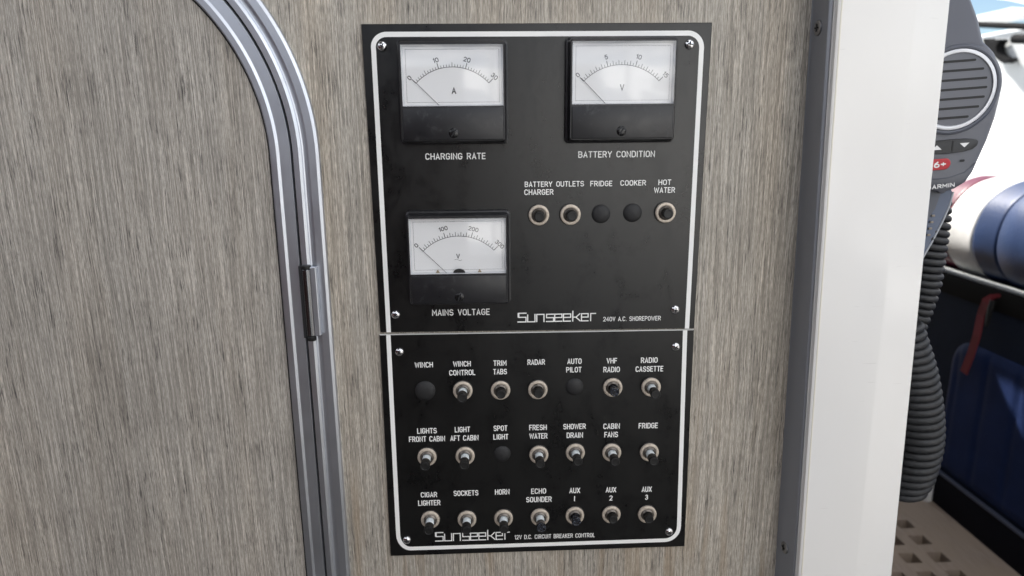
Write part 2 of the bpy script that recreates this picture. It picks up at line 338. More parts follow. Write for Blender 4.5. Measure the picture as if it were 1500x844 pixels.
def ribbon(pts, wd, cap='round', closed=False):
    """flat stroke with mitred joints and rounded ends; returns 2D verts + faces"""
    P = []
    for q in pts:
        q = Vector(q)
        if not P or (q - P[-1]).length > 1e-6: P.append(q)
    if closed and (P[0] - P[-1]).length < 1e-6: P.pop()
    n_ = len(P); L = []; Rr = []
    for i in range(n_):
        a = P[(i - 1) % n_] if (closed or i > 0) else None; b = P[(i + 1) % n_] if (closed or i < n_ - 1) else None
        d0 = (P[i] - a).normalized() if a is not None else None; d1 = (b - P[i]).normalized() if b is not None else None
        if d0 is None: d0 = d1
        if d1 is None: d1 = d0
        n0 = Vector((-d0.y, d0.x)); n1 = Vector((-d1.y, d1.x)); mt = n0 + n1
        if mt.length < 1e-4: mt = n0
        mt.normalize(); k = 1 / max(.45, mt.dot(n0)); L.append(P[i] + mt * wd / 2 * k); Rr.append(P[i] - mt * wd / 2 * k)
    vs = L + Rr; fs = [(i, n_ + i, n_ + (i + 1) % n_, (i + 1) % n_) for i in range(n_ if closed else n_ - 1)]
    if cap == 'round' and not closed:
        for e in (0, n_ - 1):
            d = (P[0] - P[1]) if e == 0 else (P[-1] - P[-2]); a0 = math.atan2(d.y, d.x); b = len(vs)
            for k in range(7):
                a = a0 - math.pi / 2 + math.pi * k / 6; vs.append(P[e] + Vector((math.cos(a), math.sin(a))) * wd / 2)
            fs.append(tuple(b + k for k in range(7)))
    return vs, fs
STAG = 1.2e-5
def strokes_to(mb, strokes, T, wd, y, cap='round'):
    """strokes in 2D, T maps 2D -> (x,z); laid a hair in front of plane y, each stroke a hair further"""
    for k, st in enumerate(strokes):
        cl = (Vector(st[0]) - Vector(st[-1])).length < 1e-6 and len(st) > 3
        pts = [T(Vector(q)) for q in st]
        vs, fs = ribbon(pts, wd, cap, cl)
        mb.add([(v.x, y - STAG * (k % 3), v.y) for v in vs], fs)
def text_to(mb, s, c, hgt, width, y, wd=.155, rot=0, gap=.28):
    """text centred at c=(x,z), cap height hgt; squeezed to width if given"""
    adv = []; x = 0
    for ch in s:
        adv.append(x); x += GL[ch][0] + gap
    tot = x - gap
    sx = (width - wd * hgt) / (tot * hgt) if width else 1.0
    ca, sa = math.cos(rot), math.sin(rot)
    for ch, a in zip(s, adv):
        def T(q, a=a):
            u = ((q.x + a) - tot / 2) * hgt * sx; v = (q.y - .5) * hgt * (1 - wd * .9)
            return Vector((c[0] + u * ca - v * sa, c[1] + u * sa + v * ca))
        strokes_to(mb, GL[ch][1], T, wd * hgt, y)
def label_px(mb, s, x0, x1, yc, hpx, y, wd=.155):
    a, b = U(x0, yc, y), U(x1, yc, y); h = (U((x0 + x1) / 2, yc - hpx / 2, y) - U((x0 + x1) / 2, yc + hpx / 2, y)).length
    text_to(mb, s, ((a.x + b.x) / 2, (a.z + b.z) / 2), h, b.x - a.x, y, wd)

LOGO = [[(112, 79), (181, 79)], [(116, 79), (116, 112), (176, 112), (176, 150), (104, 150)], [(110, 76), (110, 113)],
        [(190, 90), (190, 150), (252, 150), (252, 86)], [(267, 154), (267, 91), (328, 91), (328, 154)],
        [(413, 91), (350, 91), (350, 119), (409, 119), (409, 150), (344, 150)],
        [(484, 150), (419, 150), (419, 91), (480, 91), (480, 119), (424, 119)],
        [(557, 150), (493, 150), (493, 91), (554, 91), (554, 119), (498, 119)],
        [(572, 66), (572, 154)], [(635, 88), (600, 118), (577, 118)], [(598, 118), (638, 152)],
        [(706, 150), (646, 150), (646, 91), (702, 91), (702, 119), (651, 119)], [(724, 154), (724, 91), (769, 91)]]
def logo_px(mb, x0, x1, ytop, ybot, y):
    a, b = U(x0, (ytop + ybot) / 2, y), U(x1, (ytop + ybot) / 2, y)
    k = (b.x - a.x) / 665; zt = U((x0 + x1) / 2, ytop, y).z; zb = U((x0 + x1) / 2, ybot, y).z; kz = (zt - zb) / 80
    T = lambda q: Vector((a.x + (q.x - 104) * k, zb + (154.5 - q.y) * kz))
    for i, st in enumerate(LOGO):
        strokes_to(mb, [st], T, 9.4 * k, y - STAG * (i % 4), 'butt')

# ------------------------------------------------------------------ the setting: water, decks
mb = MB(); mb.add([(-2000, -2000, -1.55), (2000, -2000, -1.55), (2000, 2000, -1.55), (-2000, 2000, -1.55)], [(0, 1, 2, 3)])
tag(mb.build('water', M['water'], smooth=False), kind='structure')
mb = MB(); mb.box((-2.2, -2.4, -.96), (1.25, -.02, -.90), .004)
tag(mb.build('deck', M['deck']), kind='structure')
mb = MB(); mb.box((.2, -.015, -1.02), (1.1, 3.2, -.945)); tag(mb.build('cockpit_sole', M['pit']), kind='structure')

# ------------------------------------------------------------------ bulkhead and cupboard door
mb = MB(); mb.box((-1.6, 0, -.90), (.300, .022, 1.15), .001)
tag(mb.build('bulkhead', M['wood']), 'grey weathered wood bulkhead that carries the black switch panels', 'bulkhead')

K = 1 - .005 / .537
GX = CAM.x + (-.189 - CAM.x) * K; GZ = CAM.z + (-.095 - CAM.z) * K; GR = .18 * K
def trim_path():
    P = [(Vector((GX, -.895)), Vector((1, 0))), (Vector((GX, -.6)), Vector((1, 0))), (Vector((GX, -.35)), Vector((1, 0)))]
    for i in range(49):
        a = R(90 * i / 48); P.append((Vector((GX - GR + GR * math.cos(a), GZ + GR * math.sin(a))), Vector((math.cos(a), math.sin(a)))))
    P += [(Vector((-.9, GZ + GR)), Vector((0, 1))), (Vector((-1.5, GZ + GR)), Vector((0, 1)))]
    return P
TP = trim_path()
def sweep(mb, prof, mi=0):
    mb.loft([[Vector((p.x + nn.x * s * .001, -h * .001, p.y + nn.y * s * .001)) for s, h in prof] for p, nn in TP], closed=False, mi=mi)
door = empty('cupboard_door', (GX - .25, 0, -.45))
tag(door, 'grey weathered wood cupboard door with a rounded corner and bright aluminium edge frame', 'door')
poly = [Vector((p.x - nn.x * .0165, -.0015, p.y - nn.y * .0165)) for p, nn in TP] + [Vector((-1.5, -.0015, -.895))]
mb = MB(); mb.prism(poly, (0, .001, 0)); mb.build('door_panel', M['door_wood'], door, smooth=False)
mb = MB(); sweep(mb, [(-16.4, 1.2), (-16.4, 4.6), (-16.1, 5.3), (-15.4, 5.6), (-11.2, 5.9), (-9.2, 4.6), (-1.3, 4.6), (-1.0, 4.2), (-.9, 3.8), (-.9, .5)])
mb.build('edge_frame', M['alu'], door, ang=9)
mb = MB(); sweep(mb, [(-18.2, 1.3), (-18.0, 2.6), (-17.2, 3.3), (-16.3, 3.3)]); mb.build('dark_strip', M['dark_strip'], door)  # narrow black bead inside the edge frame
jamb = empty('door_surround', (GX, 0, -.45)); tag(jamb, 'curved satin aluminium surround fixed to the bulkhead round the cupboard door', 'door frame')
mb = MB(); sweep(mb, [(.75, .5), (.75, 4.2), (.95, 4.7), (5.2, 5.2), (7.2, 3.9), (7.6, 3.0), (8.6, 2.7), (9.8, 2.8), (11.4, 3.6), (12.4, 3.9), (17.8, 4.0), (19.8, 2.7), (20.3, 1.9), (20.5, 0)])
mb.build('outer_frame', M['alu'], jamb, ang=9)
mb = MB(); sweep(mb, [(-1.0, .9), (.8, .9)]); mb.build('gap_shade', M['dark_strip'], jamb, smooth=False)  # black strip paints in the shade of the deep gap
# hinge
zt, zb = U(452, 389, -.008).z, U(458, 499, -.008).z; hx = U(452.5, 444, -.008).x
mb = MB(); mb.lathe([(.0036, zb + .0042), (.0039, zb + .0046), (.0039, zt - .0034), (.0036, zt - .003)], (hx, -.0072, 0), 'z', 24, True, True)
hinge = mb.build('hinge', M['hinge'], door)
mb = MB(); mb.box((hx + .0030, -.0098, zb + .004), (hx + .0078, -.0045, zt - .001), .0007); mb.build('hinge_leaf', M['alu'], hinge, ang=15)
mb = MB()
mb.lathe([(.0032, zb), (.0036, zb + .0006), (.0036, zb + .0032), (.0030, zb + .0040)], (hx, -.0072, 0), 'z', 24, True, True); mb.build('pin_end', M['black'], hinge)
mb = MB(); mb.lathe([(.0030, zt - .0028), (.0036, zt - .0022), (.0036, zt - .0004), (.0032, zt)], (hx, -.0072, 0), 'z', 24, True, True); mb.build('pin_end', M['black'], hinge)
mb = MB(); mb.box((hx - .0058, -.0088, zb + .0025), (hx - .0034, -.0030, zt - .0005)); mb.build('knuckle_slot', M['dark_strip'], hinge)

# ------------------------------------------------------------------ white post with grey angle strip
def line_x(p0, p1, y, z):
    a, b = U(*p0, y), U(*p1, y); return a.x + (b.x - a.x) * (z - a.z) / (b.z - a.z)
YF = -.0255
ZT, ZB = 1.15, -.90
def edges(z):
    e = lambda p0, p1, y: line_x(p0, p1, y, z)
    return dict(s0=e((1189.5, 0), (1134.5, 844), 0), s1=e((1215.5, 0), (1161.5, 844), YF), s2=e((1220.5, 0), (1163.5, 844), YF - .0008),
                b1=e((1231, 0), (1172, 844), -.031), c0=e((1347, 0), (1256, 844), -.0325), c1=e((1392.5, 0), (1306.5, 844), -.0285))
post = empty('door_post', (.27, 0, -.90)); tag(post, 'broad white gelcoat post with a grey metal strip down its left side', 'post')
zs = [ZB, -.5, -.25, 0, .3, ZT]
mb = MB(); mb.loft([[Vector((edges(z)['s0'], -.0002, z)), Vector((edges(z)['s0'] + .0006, -.0012, z)), Vector((edges(z)['s1'] - .0004, YF + .0008, z)), Vector((edges(z)['s1'], YF, z)), Vector((edges(z)['s2'], YF - .0008, z)), Vector((edges(z)['s2'] + .0004, YF + .002, z)), Vector((edges(z)['s2'] + .0004, -.0002, z))] for z in zs], True, True, True)
mb.build('angle_strip', M['strip'], post, ang=20)
mb = MB()
rings = []
for z in zs:
    e = edges(z); rings.append([Vector((e['s2'] + .0007, .024, z)), Vector((e['s2'] + .0007, YF - .0009, z)), Vector((e['s2'] + .0012, YF - .0013, z)), Vector((e['b1'] - .0012, -.0306, z)), Vector((e['b1'], -.0312, z)), Vector((e['b1'] + .002, -.0314, z)), Vector((e['c0'] - .003, -.0325, z)), Vector((e['c0'] - .001, -.0324, z)), Vector((e['c0'] + .001, -.0321, z)), Vector((e['c1'] - .0014, -.0289, z)), Vector((e['c1'] - .0004, -.0281, z)), Vector((e['c1'], -.027, z)), Vector((e['c1'] - .006, .024, z))])
mb.loft(rings, True, True, True); mb.build('post_body', M['gel'], post, ang=12)
mb = MB(); mb.loft([[Vector((edges(z)['b1'] + .0004, -.0311, z)), Vector((edges(z)['b1'] + .0008, -.03155, z)), Vector((edges(z)['b1'] + .0016, -.0316, z)), Vector((edges(z)['b1'] + .0019, -.0313, z))] for z in zs], False)
mb.build('sealant_line', M['seal'], post)
def strip_screw(px, py):
    c = U(px, py, -.012); e = edges(c.z); f = (0 - c.y) / (0 - YF); sx_ = e['s0'] + (e['s1'] - e['s0']) * f
    o = Vector((sx_ - .0002, c.y, c.z)); mb = MB()
    mb.lathe([(.0054, -.0004), (.0054, .0004), (.0046, .0010), (.0030, .0012), (.0012, .0008)], o, '-x', 28)
    sc = mb.build('screw', M['dull_steel'], post)
    mb = MB(); mb.box((o.x - .0015, o.y - .0028, o.z - .0005), (o.x - .0010, o.y + .0028, o.z + .0005)); mb.box((o.x - .00152, o.y - .0005, o.z - .0028), (o.x - .00102, o.y + .0005, o.z + .0028)); mb.build('recess', M['dark_strip'], sc)
strip_screw(1197, 41); strip_screw(1147, 802)

# ------------------------------------------------------------------ switch panels
def panel(name, corners, t, label):
    q = [U(px, py, -t) for px, py in corners]              # TL TR BR BL
    c = sum(q, Vector()) / 4; e = empty(name, (c.x, 0, c.z)); tag(e, label, 'switch panel', 'black switch panels on the bulkhead')
    ch = .00045
    def ins(k, d):                                          # inset towards the centre
        a = q[k]; sx_ = 1 if a.x < c.x else -1; sz = 1 if a.z < c.z else -1; return Vector((a.x + sx_ * d, 0, a.z + sz * d))
    mb = MB()
    r0 = [Vector((v.x, -.0002, v.z)) for v in q]; r1 = [Vector((v.x, -t + ch, v.z)) for v in q]; r2 = [ins(k, ch) + Vector((0, -t, 0)) for k in range(4)]
    mb.loft([r0, r1], True, True, False, 1); mb.loft([r1, r2], True, False, True, 0)
    mb.m = [1] * 5 + [1 if name == 'circuit_breaker_panel' and i == 0 else 0 for i in range(4)] + [0]
    mb.build('plate', [M['plate'], M['core']], e, smooth=False)
    return e
TU, TL = .0025, .0029
up = panel('shore_power_panel', [(528.9, 35.2), (1043.5, 33), (1017.1, 481), (557, 487.4)], TU, 'upper black panel with three white dial meters and a short row of round buttons')
lo = panel('circuit_breaker_panel', [(555.7, 490.5), (1016.8, 483.0), (1002.9, 800.7), (572, 815)], TL, 'lower black panel with three rows of round push button breakers')
def bez(a, b, c, k=10):
    return [(a[0] * (1 - t) ** 2 + 2 * b[0] * t * (1 - t) + c[0] * t * t, a[1] * (1 - t) ** 2 + 2 * b[1] * t * (1 - t) + c[1] * t * t) for t in [i / k for i in range(k + 1)]]
def qarc(a, k, c, n_=12):                                    # a -> c around corner k, circle-like
    out = []
    for i in range(n_ + 1):
        t = i / n_; g = .5523
        p1 = (a[0] + (k[0] - a[0]) * g, a[1] + (k[1] - a[1]) * g); p2 = (c[0] + (k[0] - c[0]) * g, c[1] + (k[1] - c[1]) * g)
        out.append(tuple(a[j] * (1 - t) ** 3 + 3 * p1[j] * t * (1 - t) ** 2 + 3 * p2[j] * t * t * (1 - t) + c[j] * t ** 3 for j in (0, 1)))
    return out
def border(pts, parent, t):
    P = [U(*p, -t) for p in pts]; mb = MB(); vs, fs = ribbon([(p.x, p.z) for p in P], .0036, 'butt'); mb.add([(v.x, -t - .00006, v.y) for v in vs], fs)
    mb.build('border_line', M['paint'], parent, smooth=False)
border([(569.5, 487), (547.4, 75)] + qarc((547.0, 70), (545.6, 50.6), (566, 50.5)) + [(900, 49.2)] + qarc((1008, 48.6), (1028.6, 48.6), (1027.7, 70)) + [(1027.4, 75), (1006.3, 481.6)], up, TU)
border([(568.9, 491), (583.2, 782)] + qarc((583.4, 784), (584.6, 804), (602, 803.6)) + [(800, 797.4)] + qarc((974, 791.4), (993.6, 790.6), (994.4, 772)) + [(994.6, 770), (1003.6, 484)], lo, TL)

def lettering(words, parent, t, tell):
    mb = MB()
    for w in words: label_px(mb, *w, -t - .00007, .155 if w[4] > 7 else .135)
    mb.build('lettering', M['paint'], parent, smooth=False, label='white lettering reading ' + tell)
for ws in [[('CHARGING RATE', 623, 711.3, 229, 9.4)], [('BATTERY CONDITION', 847, 959.4, 226, 9.4)], [('MAINS VOLTAGE', 632.8, 717.5, 457.5, 9.2)],
           [('BATTERY', 768.6, 809, 270, 7.9), ('CHARGER', 768, 810.8, 281.5, 8.2)], [('OUTLETS', 814.8, 855.5, 269.4, 8)], [('FRIDGE', 864.7, 897, 269, 8)], [('COOKER', 908.8, 946.4, 268, 8)],
           [('HOT', 964.5, 983.3, 267.1, 8), ('WATER', 958, 988.9, 278.5, 8.2)], [('240V A.C. SHOREPOWER', 883.5, 968, 466.9, 6.6)]]:
    lettering(ws, up, TU, ' '.join(w[0] for w in ws))
ROWS = [[('WINCH', 607.4, 634.2, 534.6, 8)], [('WINCH', 663.5, 689.6, 533.1, 8), ('CONTROL', 658, 696.3, 545.9, 8)], [('TRIM', 722.6, 742, 532, 8), ('TABS', 722.3, 742.7, 544.5, 8)], [('RADAR', 772.6, 798.4, 530.6, 8)],
        [('AUTO', 831, 852, 529.3, 8), ('PILOT', 829.3, 852, 541.7, 8)], [('VHF', 888.5, 904, 528.6, 8), ('RADIO', 883.8, 908, 541.4, 8)], [('RADIO', 938.8, 963.4, 527.7, 8), ('CASSETTE', 931, 971.7, 540.5, 8)],
        [('LIGHTS', 611, 639.9, 631.2, 8), ('FRONT CABIN', 599, 652, 643.1, 8)], [('LIGHT', 666, 688.7, 629.3, 8), ('AFT CABIN', 659.5, 701, 641.7, 8)], [('SPOT', 722.8, 743.4, 627.4, 8), ('LIGHT', 722.6, 744.8, 640, 8)],
        [('FRESH', 775.2, 800.9, 626.3, 8), ('WATER', 775.5, 802, 638.8, 8)], [('SHOWER', 825, 858.2, 624.8, 8), ('DRAIN', 830, 854, 637.6, 8)], [('CABIN', 883.8, 908, 624.4, 8), ('FANS', 885.2, 905.4, 636.7, 8)], [('FRIDGE', 935.5, 963.7, 623.6, 8)],
        [('CIGAR', 616.3, 640.4, 724.8, 7.6), ('LIGHTER', 612.4, 645.2, 736.8, 7.8)], [('SOCKETS', 664.3, 700.8, 722.4, 7.8)], [('HORN', 725, 746.4, 720.7, 7.8)], [('ECHO', 778, 800, 719.5, 7.8), ('SOUNDER', 770.7, 808.2, 731.7, 7.8)],
        [('AUX', 834, 849.9, 718.6, 7.8), ('I', 840.6, 842.6, 730.6, 7.6)], [('AUX', 887.2, 902.8, 717.6, 7.8), ('2', 892.6, 897.4, 729.6, 7.4)], [('AUX', 940, 954.8, 716.8, 7.8), ('3', 944.8, 949.4, 728.5, 7.4)],
        [('12V D.C. CIRCUIT BREAKER CONTROL', 753.7, 871.4, 785.5, 6.2)]]
for ws in ROWS: lettering(ws, lo, TL, ' '.join('1' if w[0] == 'I' else w[0] for w in ws))
mb = MB(); logo_px(mb, 758, 873, 457.3, 471.6, -TU - .00007); mb.build('maker_lettering', M['paint'], up, smooth=False, label='squared white maker lettering at the foot of the upper panel')
mb = MB(); logo_px(mb, 637, 747, 778.2, 792, -TL - .00007); mb.build('maker_lettering', M['paint'], lo, smooth=False, label='squared white maker lettering partly behind the buttons of the lower panel')

# corner screws of the plates
scr = None
for par, t, pts in ((up, TU, [(559.6, 67.7), (1010.7, 64.8), (579.6, 461.5), (989.5, 454)]), (lo, TL, [(584.9, 516.3), (990.2, 508.5), (595.9, 792), (980.5, 779.8)])):
    for px, py in pts:
        c = U(px, py, -t - .0014); c.y = -t
        if scr is None:
            mb = MB(); mb.lathe([(.00365, -.0001), (.0036, .0007), (.0031, .0015), (.0022, .0021), (.0011, .00235), (.0003, .0024)], c, '-y', 28); scr = mb.build('screw', M['chrome'], par, at=c)
            mb = MB()
            mb.box((c.x - .0018, c.y - .0026, c.z - .00042), (c.x + .0018, c.y - .0020, c.z + .00042)); mb.box((c.x - .00042, c.y - .00261, c.z - .0018), (c.x + .00042, c.y - .00201, c.z + .0018))
            mb.build('recess', M['dark_strip'], scr, at=c); o = scr
        else: o = copy_tree(scr, par, c - wloc(par))
        o.rotation_euler = (0, random.uniform(0, 1.5), 0)

# breakers and blank plugs
def make_breaker(par, c, kind):
    """nut with its bushing and plunger; c on the plate face"""
    mb = MB(); mb.lathe([(.0081, 0), (.0081, .0026), (.0078, .0031), (.0074, .0033), (.0061, .0033), (.0057, .0031), (.0055, .0026), (.0055, .0006)], c, '-y', 48, False)
    nut = mb.build('breaker', M['nut'], par, at=c)
    mb = MB(); mb.lathe([(.0085, -.0001), (.0086, .0003), (.0086, .0011), (.0080, .0014)], c, '-y', 48, True); mb.build('black_disc', M['black'], nut, at=c)  # plain black disc behind the nut
    mb = MB(); pr = [(.0055, .0010)]
    for k in range(6): pr += [(.0053, .0012 + k * .0006), (.0050, .0015 + k * .0006)]
    pr += [(.0046, .0050), (.0042, .0049), (.0041, .0015)]
    mb.lathe(pr, c, '-y', 36, True); mb.build('bushing', M['bush'], nut, at=c)
    popped = kind in ('out', 'out_boot')
    h1, h2 = (.0110, .0190) if popped else (.0040, .0108 if kind == 'in' else .0124)
    if popped:
        mb = MB(); mb.lathe([(.0035, .0012), (.0035, h1 + .0004)], c, '-y', 32, False); mb.build('white_band', M['collar'], nut, at=c)
    mb = MB(); mb.lathe([(.0034, h1 - .0002), (.0038, h1 + .0003), (.0038, h2 - .0030), (.0040, h2 - .0027), (.0040, h2 - .0005), (.0037, h2), (.0030, h2 + .0001), (.0027, h2 - .0002), (.0005, h2 - .0003)], c, '-y', 36, True)
    mb.build('push_button', M['boot'] if 'boot' in kind else M['black'], nut, at=c)
    return nut
PROTO = {}
def breaker(par, t, px, py, kind, name):
    c = U(px, py, -t - .0033); c.y = -t
    if kind in PROTO: o = copy_tree(PROTO[kind], par, c - wloc(par))
    else: o = PROTO[kind] = make_breaker(par, c, kind)
    what = {'out': 'popped out breaker button with a white band, under the words ', 'in': 'pushed in black breaker button under the words ', 'out_boot': 'popped out breaker button in a mottled clear boot, under the words ', 'in_boot': 'pushed in breaker button in a mottled clear boot, under the words '}[kind]
    o['label'] = what + name; o['group'] = 'breakers'
    o.rotation_euler = (R(random.uniform(-1.2, 1.2)), random.uniform(0, 6.28), R(random.uniform(-1.5, 1.5)))
PLUG = []
def plug(par, t, px, py, rpx, name):
    c = U(px, py, -t - .001); c.y = -t; r = (U(px + rpx, py, -t).x - U(px, py, -t).x); k = r / .0075
    mb = MB(); mb.lathe([(.0075 * k, -.0001), (.0075 * k, .0006), (.0068 * k, .0014), (.0052 * k, .0022), (.003 * k, .0027), (.0006, .0029)], c, '-y', 40)
    o = mb.build('blank_plug', M['plug'], par, at=c); o['label'] = 'black domed blank plug under the words ' + name
for a in [(789.6, 315.5, 'in', 'BATTERY CHARGER'), (835.8, 314.8, 'in', 'OUTLETS'), (975.3, 312, 'in', 'HOT WATER')]: breaker(up, TU, *a)
for a in [(880.5, 313.6, 13.6, 'FRIDGE'), (926.7, 312, 13.6, 'COOKER')]: plug(up, TU, *a)
for a in [(677.8, 573.4, 'out', 'WINCH CONTROL'), (733.2, 572.7, 'in', 'TRIM TABS'), (788, 572, 'in', 'RADAR'), (898, 568.6, 'in_boot', 'VHF RADIO'), (954.2, 568, 'out', 'RADIO CASSETTE'),
          (625.4, 670.6, 'out', 'LIGHTS FRONT CABIN'), (681.3, 669, 'out', 'LIGHT AFT CABIN'), (789.5, 667.3, 'out', 'FRESH WATER'), (843, 664.2, 'out', 'SHOWER DRAIN'), (896.4, 664, 'out', 'CABIN FANS'), (951.6, 663.7, 'out', 'FRIDGE'),
          (630.3, 762.6, 'out', 'CIGAR LIGHTER'), (684, 762.2, 'out', 'SOCKETS'), (737.7, 760.5, 'out', 'HORN'), (791.1, 759, 'out_boot', 'ECHO SOUNDER'), (842.2, 756.6, 'in_boot', 'AUX 1'), (895.8, 755.1, 'in', 'AUX 2'), (948.6, 754.7, 'in', 'AUX 3')]: breaker(lo, TL, *a)
for a in [(622.8, 573, 15, 'WINCH'), (841.6, 567, 13, 'AUTO PILOT'), (735.6, 665.4, 12.5, 'SPOT LIGHT')]: plug(lo, TL, *a)

# ------------------------------------------------------------------ meters
def rrect(x0, x1, z0, z1, r, y, n_=6):
    out = []
    for cx_, cz_, a0 in ((x1 - r, z1 - r, 0), (x0 + r, z1 - r, 90), (x0 + r, z0 + r, 180), (x1 - r, z0 + r, 270)):
        for i in range(n_ + 1):
            a = R(a0 + 90 * i / n_); out.append(Vector((cx_ + r * math.cos(a), y, cz_ + r * math.sin(a))))
    return out
def box_px(tl, tr, bl, br, y):
    a, b, c, d = U(*tl, y), U(*tr, y), U(*bl, y), U(*br, y)
    return (a.x + c.x) / 2, (b.x + d.x) / 2, (c.z + d.z) / 2, (a.z + b.z) / 2
def gauge(front, window, arc3, n_div, major, mid, nums, unit, unit_px, screw_px, label, ink, unit_h, pts_num):
    yF, yD = -.0165, -.0122
    x0, x1, z0, z1 = box_px(*front, yF); wx0, wx1, wz0, wz1 = box_px(*window, yF)
    ctr = Vector(((x0 + x1) / 2, -TU, (z0 + z1) / 2))
    mb = MB()
    o0 = rrect(x0 - .0022, x1 + .0022, z0 - .0022, z1 + .0022, .0035, -TU + .0001); o1 = rrect(x0 - .0020, x1 + .0020, z0 - .0020, z1 + .0020, .0035, -TU - .0055)
    o2 = rrect(x0 - .0008, x1 + .0008, z0 - .0008, z1 + .0008, .003, -TU - .0062); o3 = rrect(x0, x1, z0, z1, .0026, yF + .001); o4 = rrect(x0 + .0007, x1 - .0007, z0 + .0007, z1 - .0007, .0022, yF)
    mb.loft([o0, o1, o2, o3, o4], True)
    # front face with the window cut out
    bm = bmesh.new(); es = []
    inn = [Vector((wx0, yF, wz0)), Vector((wx1, yF, wz0)), Vector((wx1, yF, wz1)), Vector((wx0, yF, wz1))]
    for loop in (o4, inn):
        vv = [bm.verts.new(p) for p in loop]; es += [bm.edges.new((vv[i], vv[(i + 1) % len(vv)])) for i in range(len(vv))]
    bmesh.ops.triangle_fill(bm, use_beauty=True, edges=es); mb.bm_add(bm)
    inn2 = [Vector((p.x, yF + .0016, p.z)) for p in inn]; mb.loft([inn, inn2], True)
    case = mb.build('meter', M['plastic'], up, at=ctr, label=label, ang=30)
    # pale box behind the pane
    mb = MB(); g = .0008
    i2 = [Vector((wx0, yF + .0016, wz0)), Vector((wx1, yF + .0016, wz0)), Vector((wx1, yF + .0016, wz1)), Vector((wx0, yF + .0016, wz1))]
    i3 = [Vector((wx0 + .0012, yD - .0001, wz0 + .0010)), Vector((wx1 - .0012, yD - .0001, wz0 + .0010)), Vector((wx1 - .0012, yD - .0001, wz1 - .0012)), Vector((wx0 + .0012, yD - .0001, wz1 - .0012))]
    mb.loft([i2, i3], True); mb.build('window_surround', M['dial_side'], case, at=ctr, smooth=False)
    mb = MB(); mb.box((wx0 - .001, yD, wz0 - .001), (wx1 + .001, yD + .001, wz1 + .001)); mb.build('dial', M['dial'], case, at=ctr, smooth=False)
    # scale
    A, C, B = U(*arc3[0], yD), U(*arc3[1], yD), U(*arc3[2], yD)
    ch = (Vector((B.x - A.x, B.z - A.z))).length; sag = abs(C.z - (A.z + B.z) / 2); Rr = (ch * ch / 4 + sag * sag) / (2 * sag); cx_ = (A.x + B.x) / 2; cz_ = C.z - Rr
    half = math.asin(min(.99, ch / 2 / Rr)); yy = yD - .00006
    at = lambda f, r: Vector((cx_ + r * math.sin(-half + 2 * half * f), cz_ + r * math.cos(-half + 2 * half * f)))
    mb = MB(); I = lambda q: q
    strokes_to(mb, [[at(i / 40, Rr) for i in range(41)]], I, .0004, yy, 'butt')
    for i in range(n_div + 1):
        f = i / n_div; ln = .0042 if i % major == 0 else (.0032 if i % mid == 0 else .0019)
        strokes_to(mb, [[at(f, Rr), at(f, Rr + ln)]], I,   .00050 if i % major == 0 else .00038, yy - STAG * 3, 'butt')
    for (s, f), pp in zip(nums, pts_num):
        q = U(*pp, yD); text_to(mb, s, (q.x, q.z), .0033, None, yy, .17, -(-half + 2 * half * f) * .95)
    q = U(*unit_px, yD); text_to(mb, unit, (q.x, q.z), unit_h, None, yy, .17)
    # printed frame line
    fx0, fx1, fz0, fz1 = wx0 + .0030, wx1 - .0030, wz0 + .0028, wz1 - .0030
    strokes_to(mb, [[(fx0, fz0), (fx1, fz0), (fx1, fz1), (fx0, fz1), (fx0, fz0)]], I, .00016, yy, 'butt')
    if label.startswith('mains'):
        strokes_to(mb, [[(q.x + .0028 * (i / 12 * 2 - 1), q.z - .0029 + .0005 * math.sin(2 * math.pi * i / 12)) for i in range(13)]], I, .00022, yy)
    mb.build('scale', ink, case, at=ctr, smooth=False)
    mb = MB(); tip = at(0.004, Rr + .0030); piv = Vector((cx_, cz_)); d = (piv - tip).normalized()
    mb.tube([(tip.x, yD - .0012, tip.y), (tip.x + d.x * .03, yD - .0012, tip.y + d.y * .03), ((piv.x * .97 + tip.x * .03), yD - .0012, (piv.y * .97 + tip.y * .03))][:2] + [(tip.x + d.x * ((tip.y - wz0) / -d.y + .001), yD - .0012, wz0 - .001)], .00017, 8)
    mb.build('needle', M['ink'], case, at=ctr)
    if label.startswith('mains'):
        mx, mz = U(673, 402, yD).x, wz0 + .0006
        mb = MB(); mb.prism([(mx + .0046 * math.cos(R(a)), yD - .0020, mz + .0030 * math.sin(R(a))) for a in range(0, 181, 12)], (0, .0016, 0)); mb.build('movement_cover', M['black'], case, at=ctr)
        for tx in (641.5, 702.8):
            q = U(tx, 400.5, yD); mb = MB(); mb.prism([(q.x - .0016, yD - .0012, mz), (q.x + .0016, yD - .0012, mz), (q.x, yD - .0012, mz + .0026)], (0, .0010, 0)); mb.build('clip', M['tan'], case, at=ctr, smooth=False)
    mb = MB(); mb.box((wx0 + .0001, yF - .0006, wz0 + .0001), (wx1 - .0001, yF + .0004, wz1 - .0001), .0003, 2); mb.build('window_pane', M['pane'], case, at=ctr)
    # lower cover
    mb = MB(); mb.box((x0 + .0016, yF - .0012, z0 + .0012), (x1 - .0016, yF + .001, wz0 - .0010), .0007, 3); mb.build('lower_cover', M['plastic'], case, at=ctr)
    c = U(*screw_px, yF - .0012); c.y = yF - .0012; a = random.uniform(.3, 1.2)
    mb = MB(); mb.lathe([(.0037, -.0001), (.0037, .0002), (.0033, .0006), (.0018, .0009), (.0003, .0009)], c, '-y', 28); sc = mb.build('zero_screw', M['gloss'], case, at=ctr)
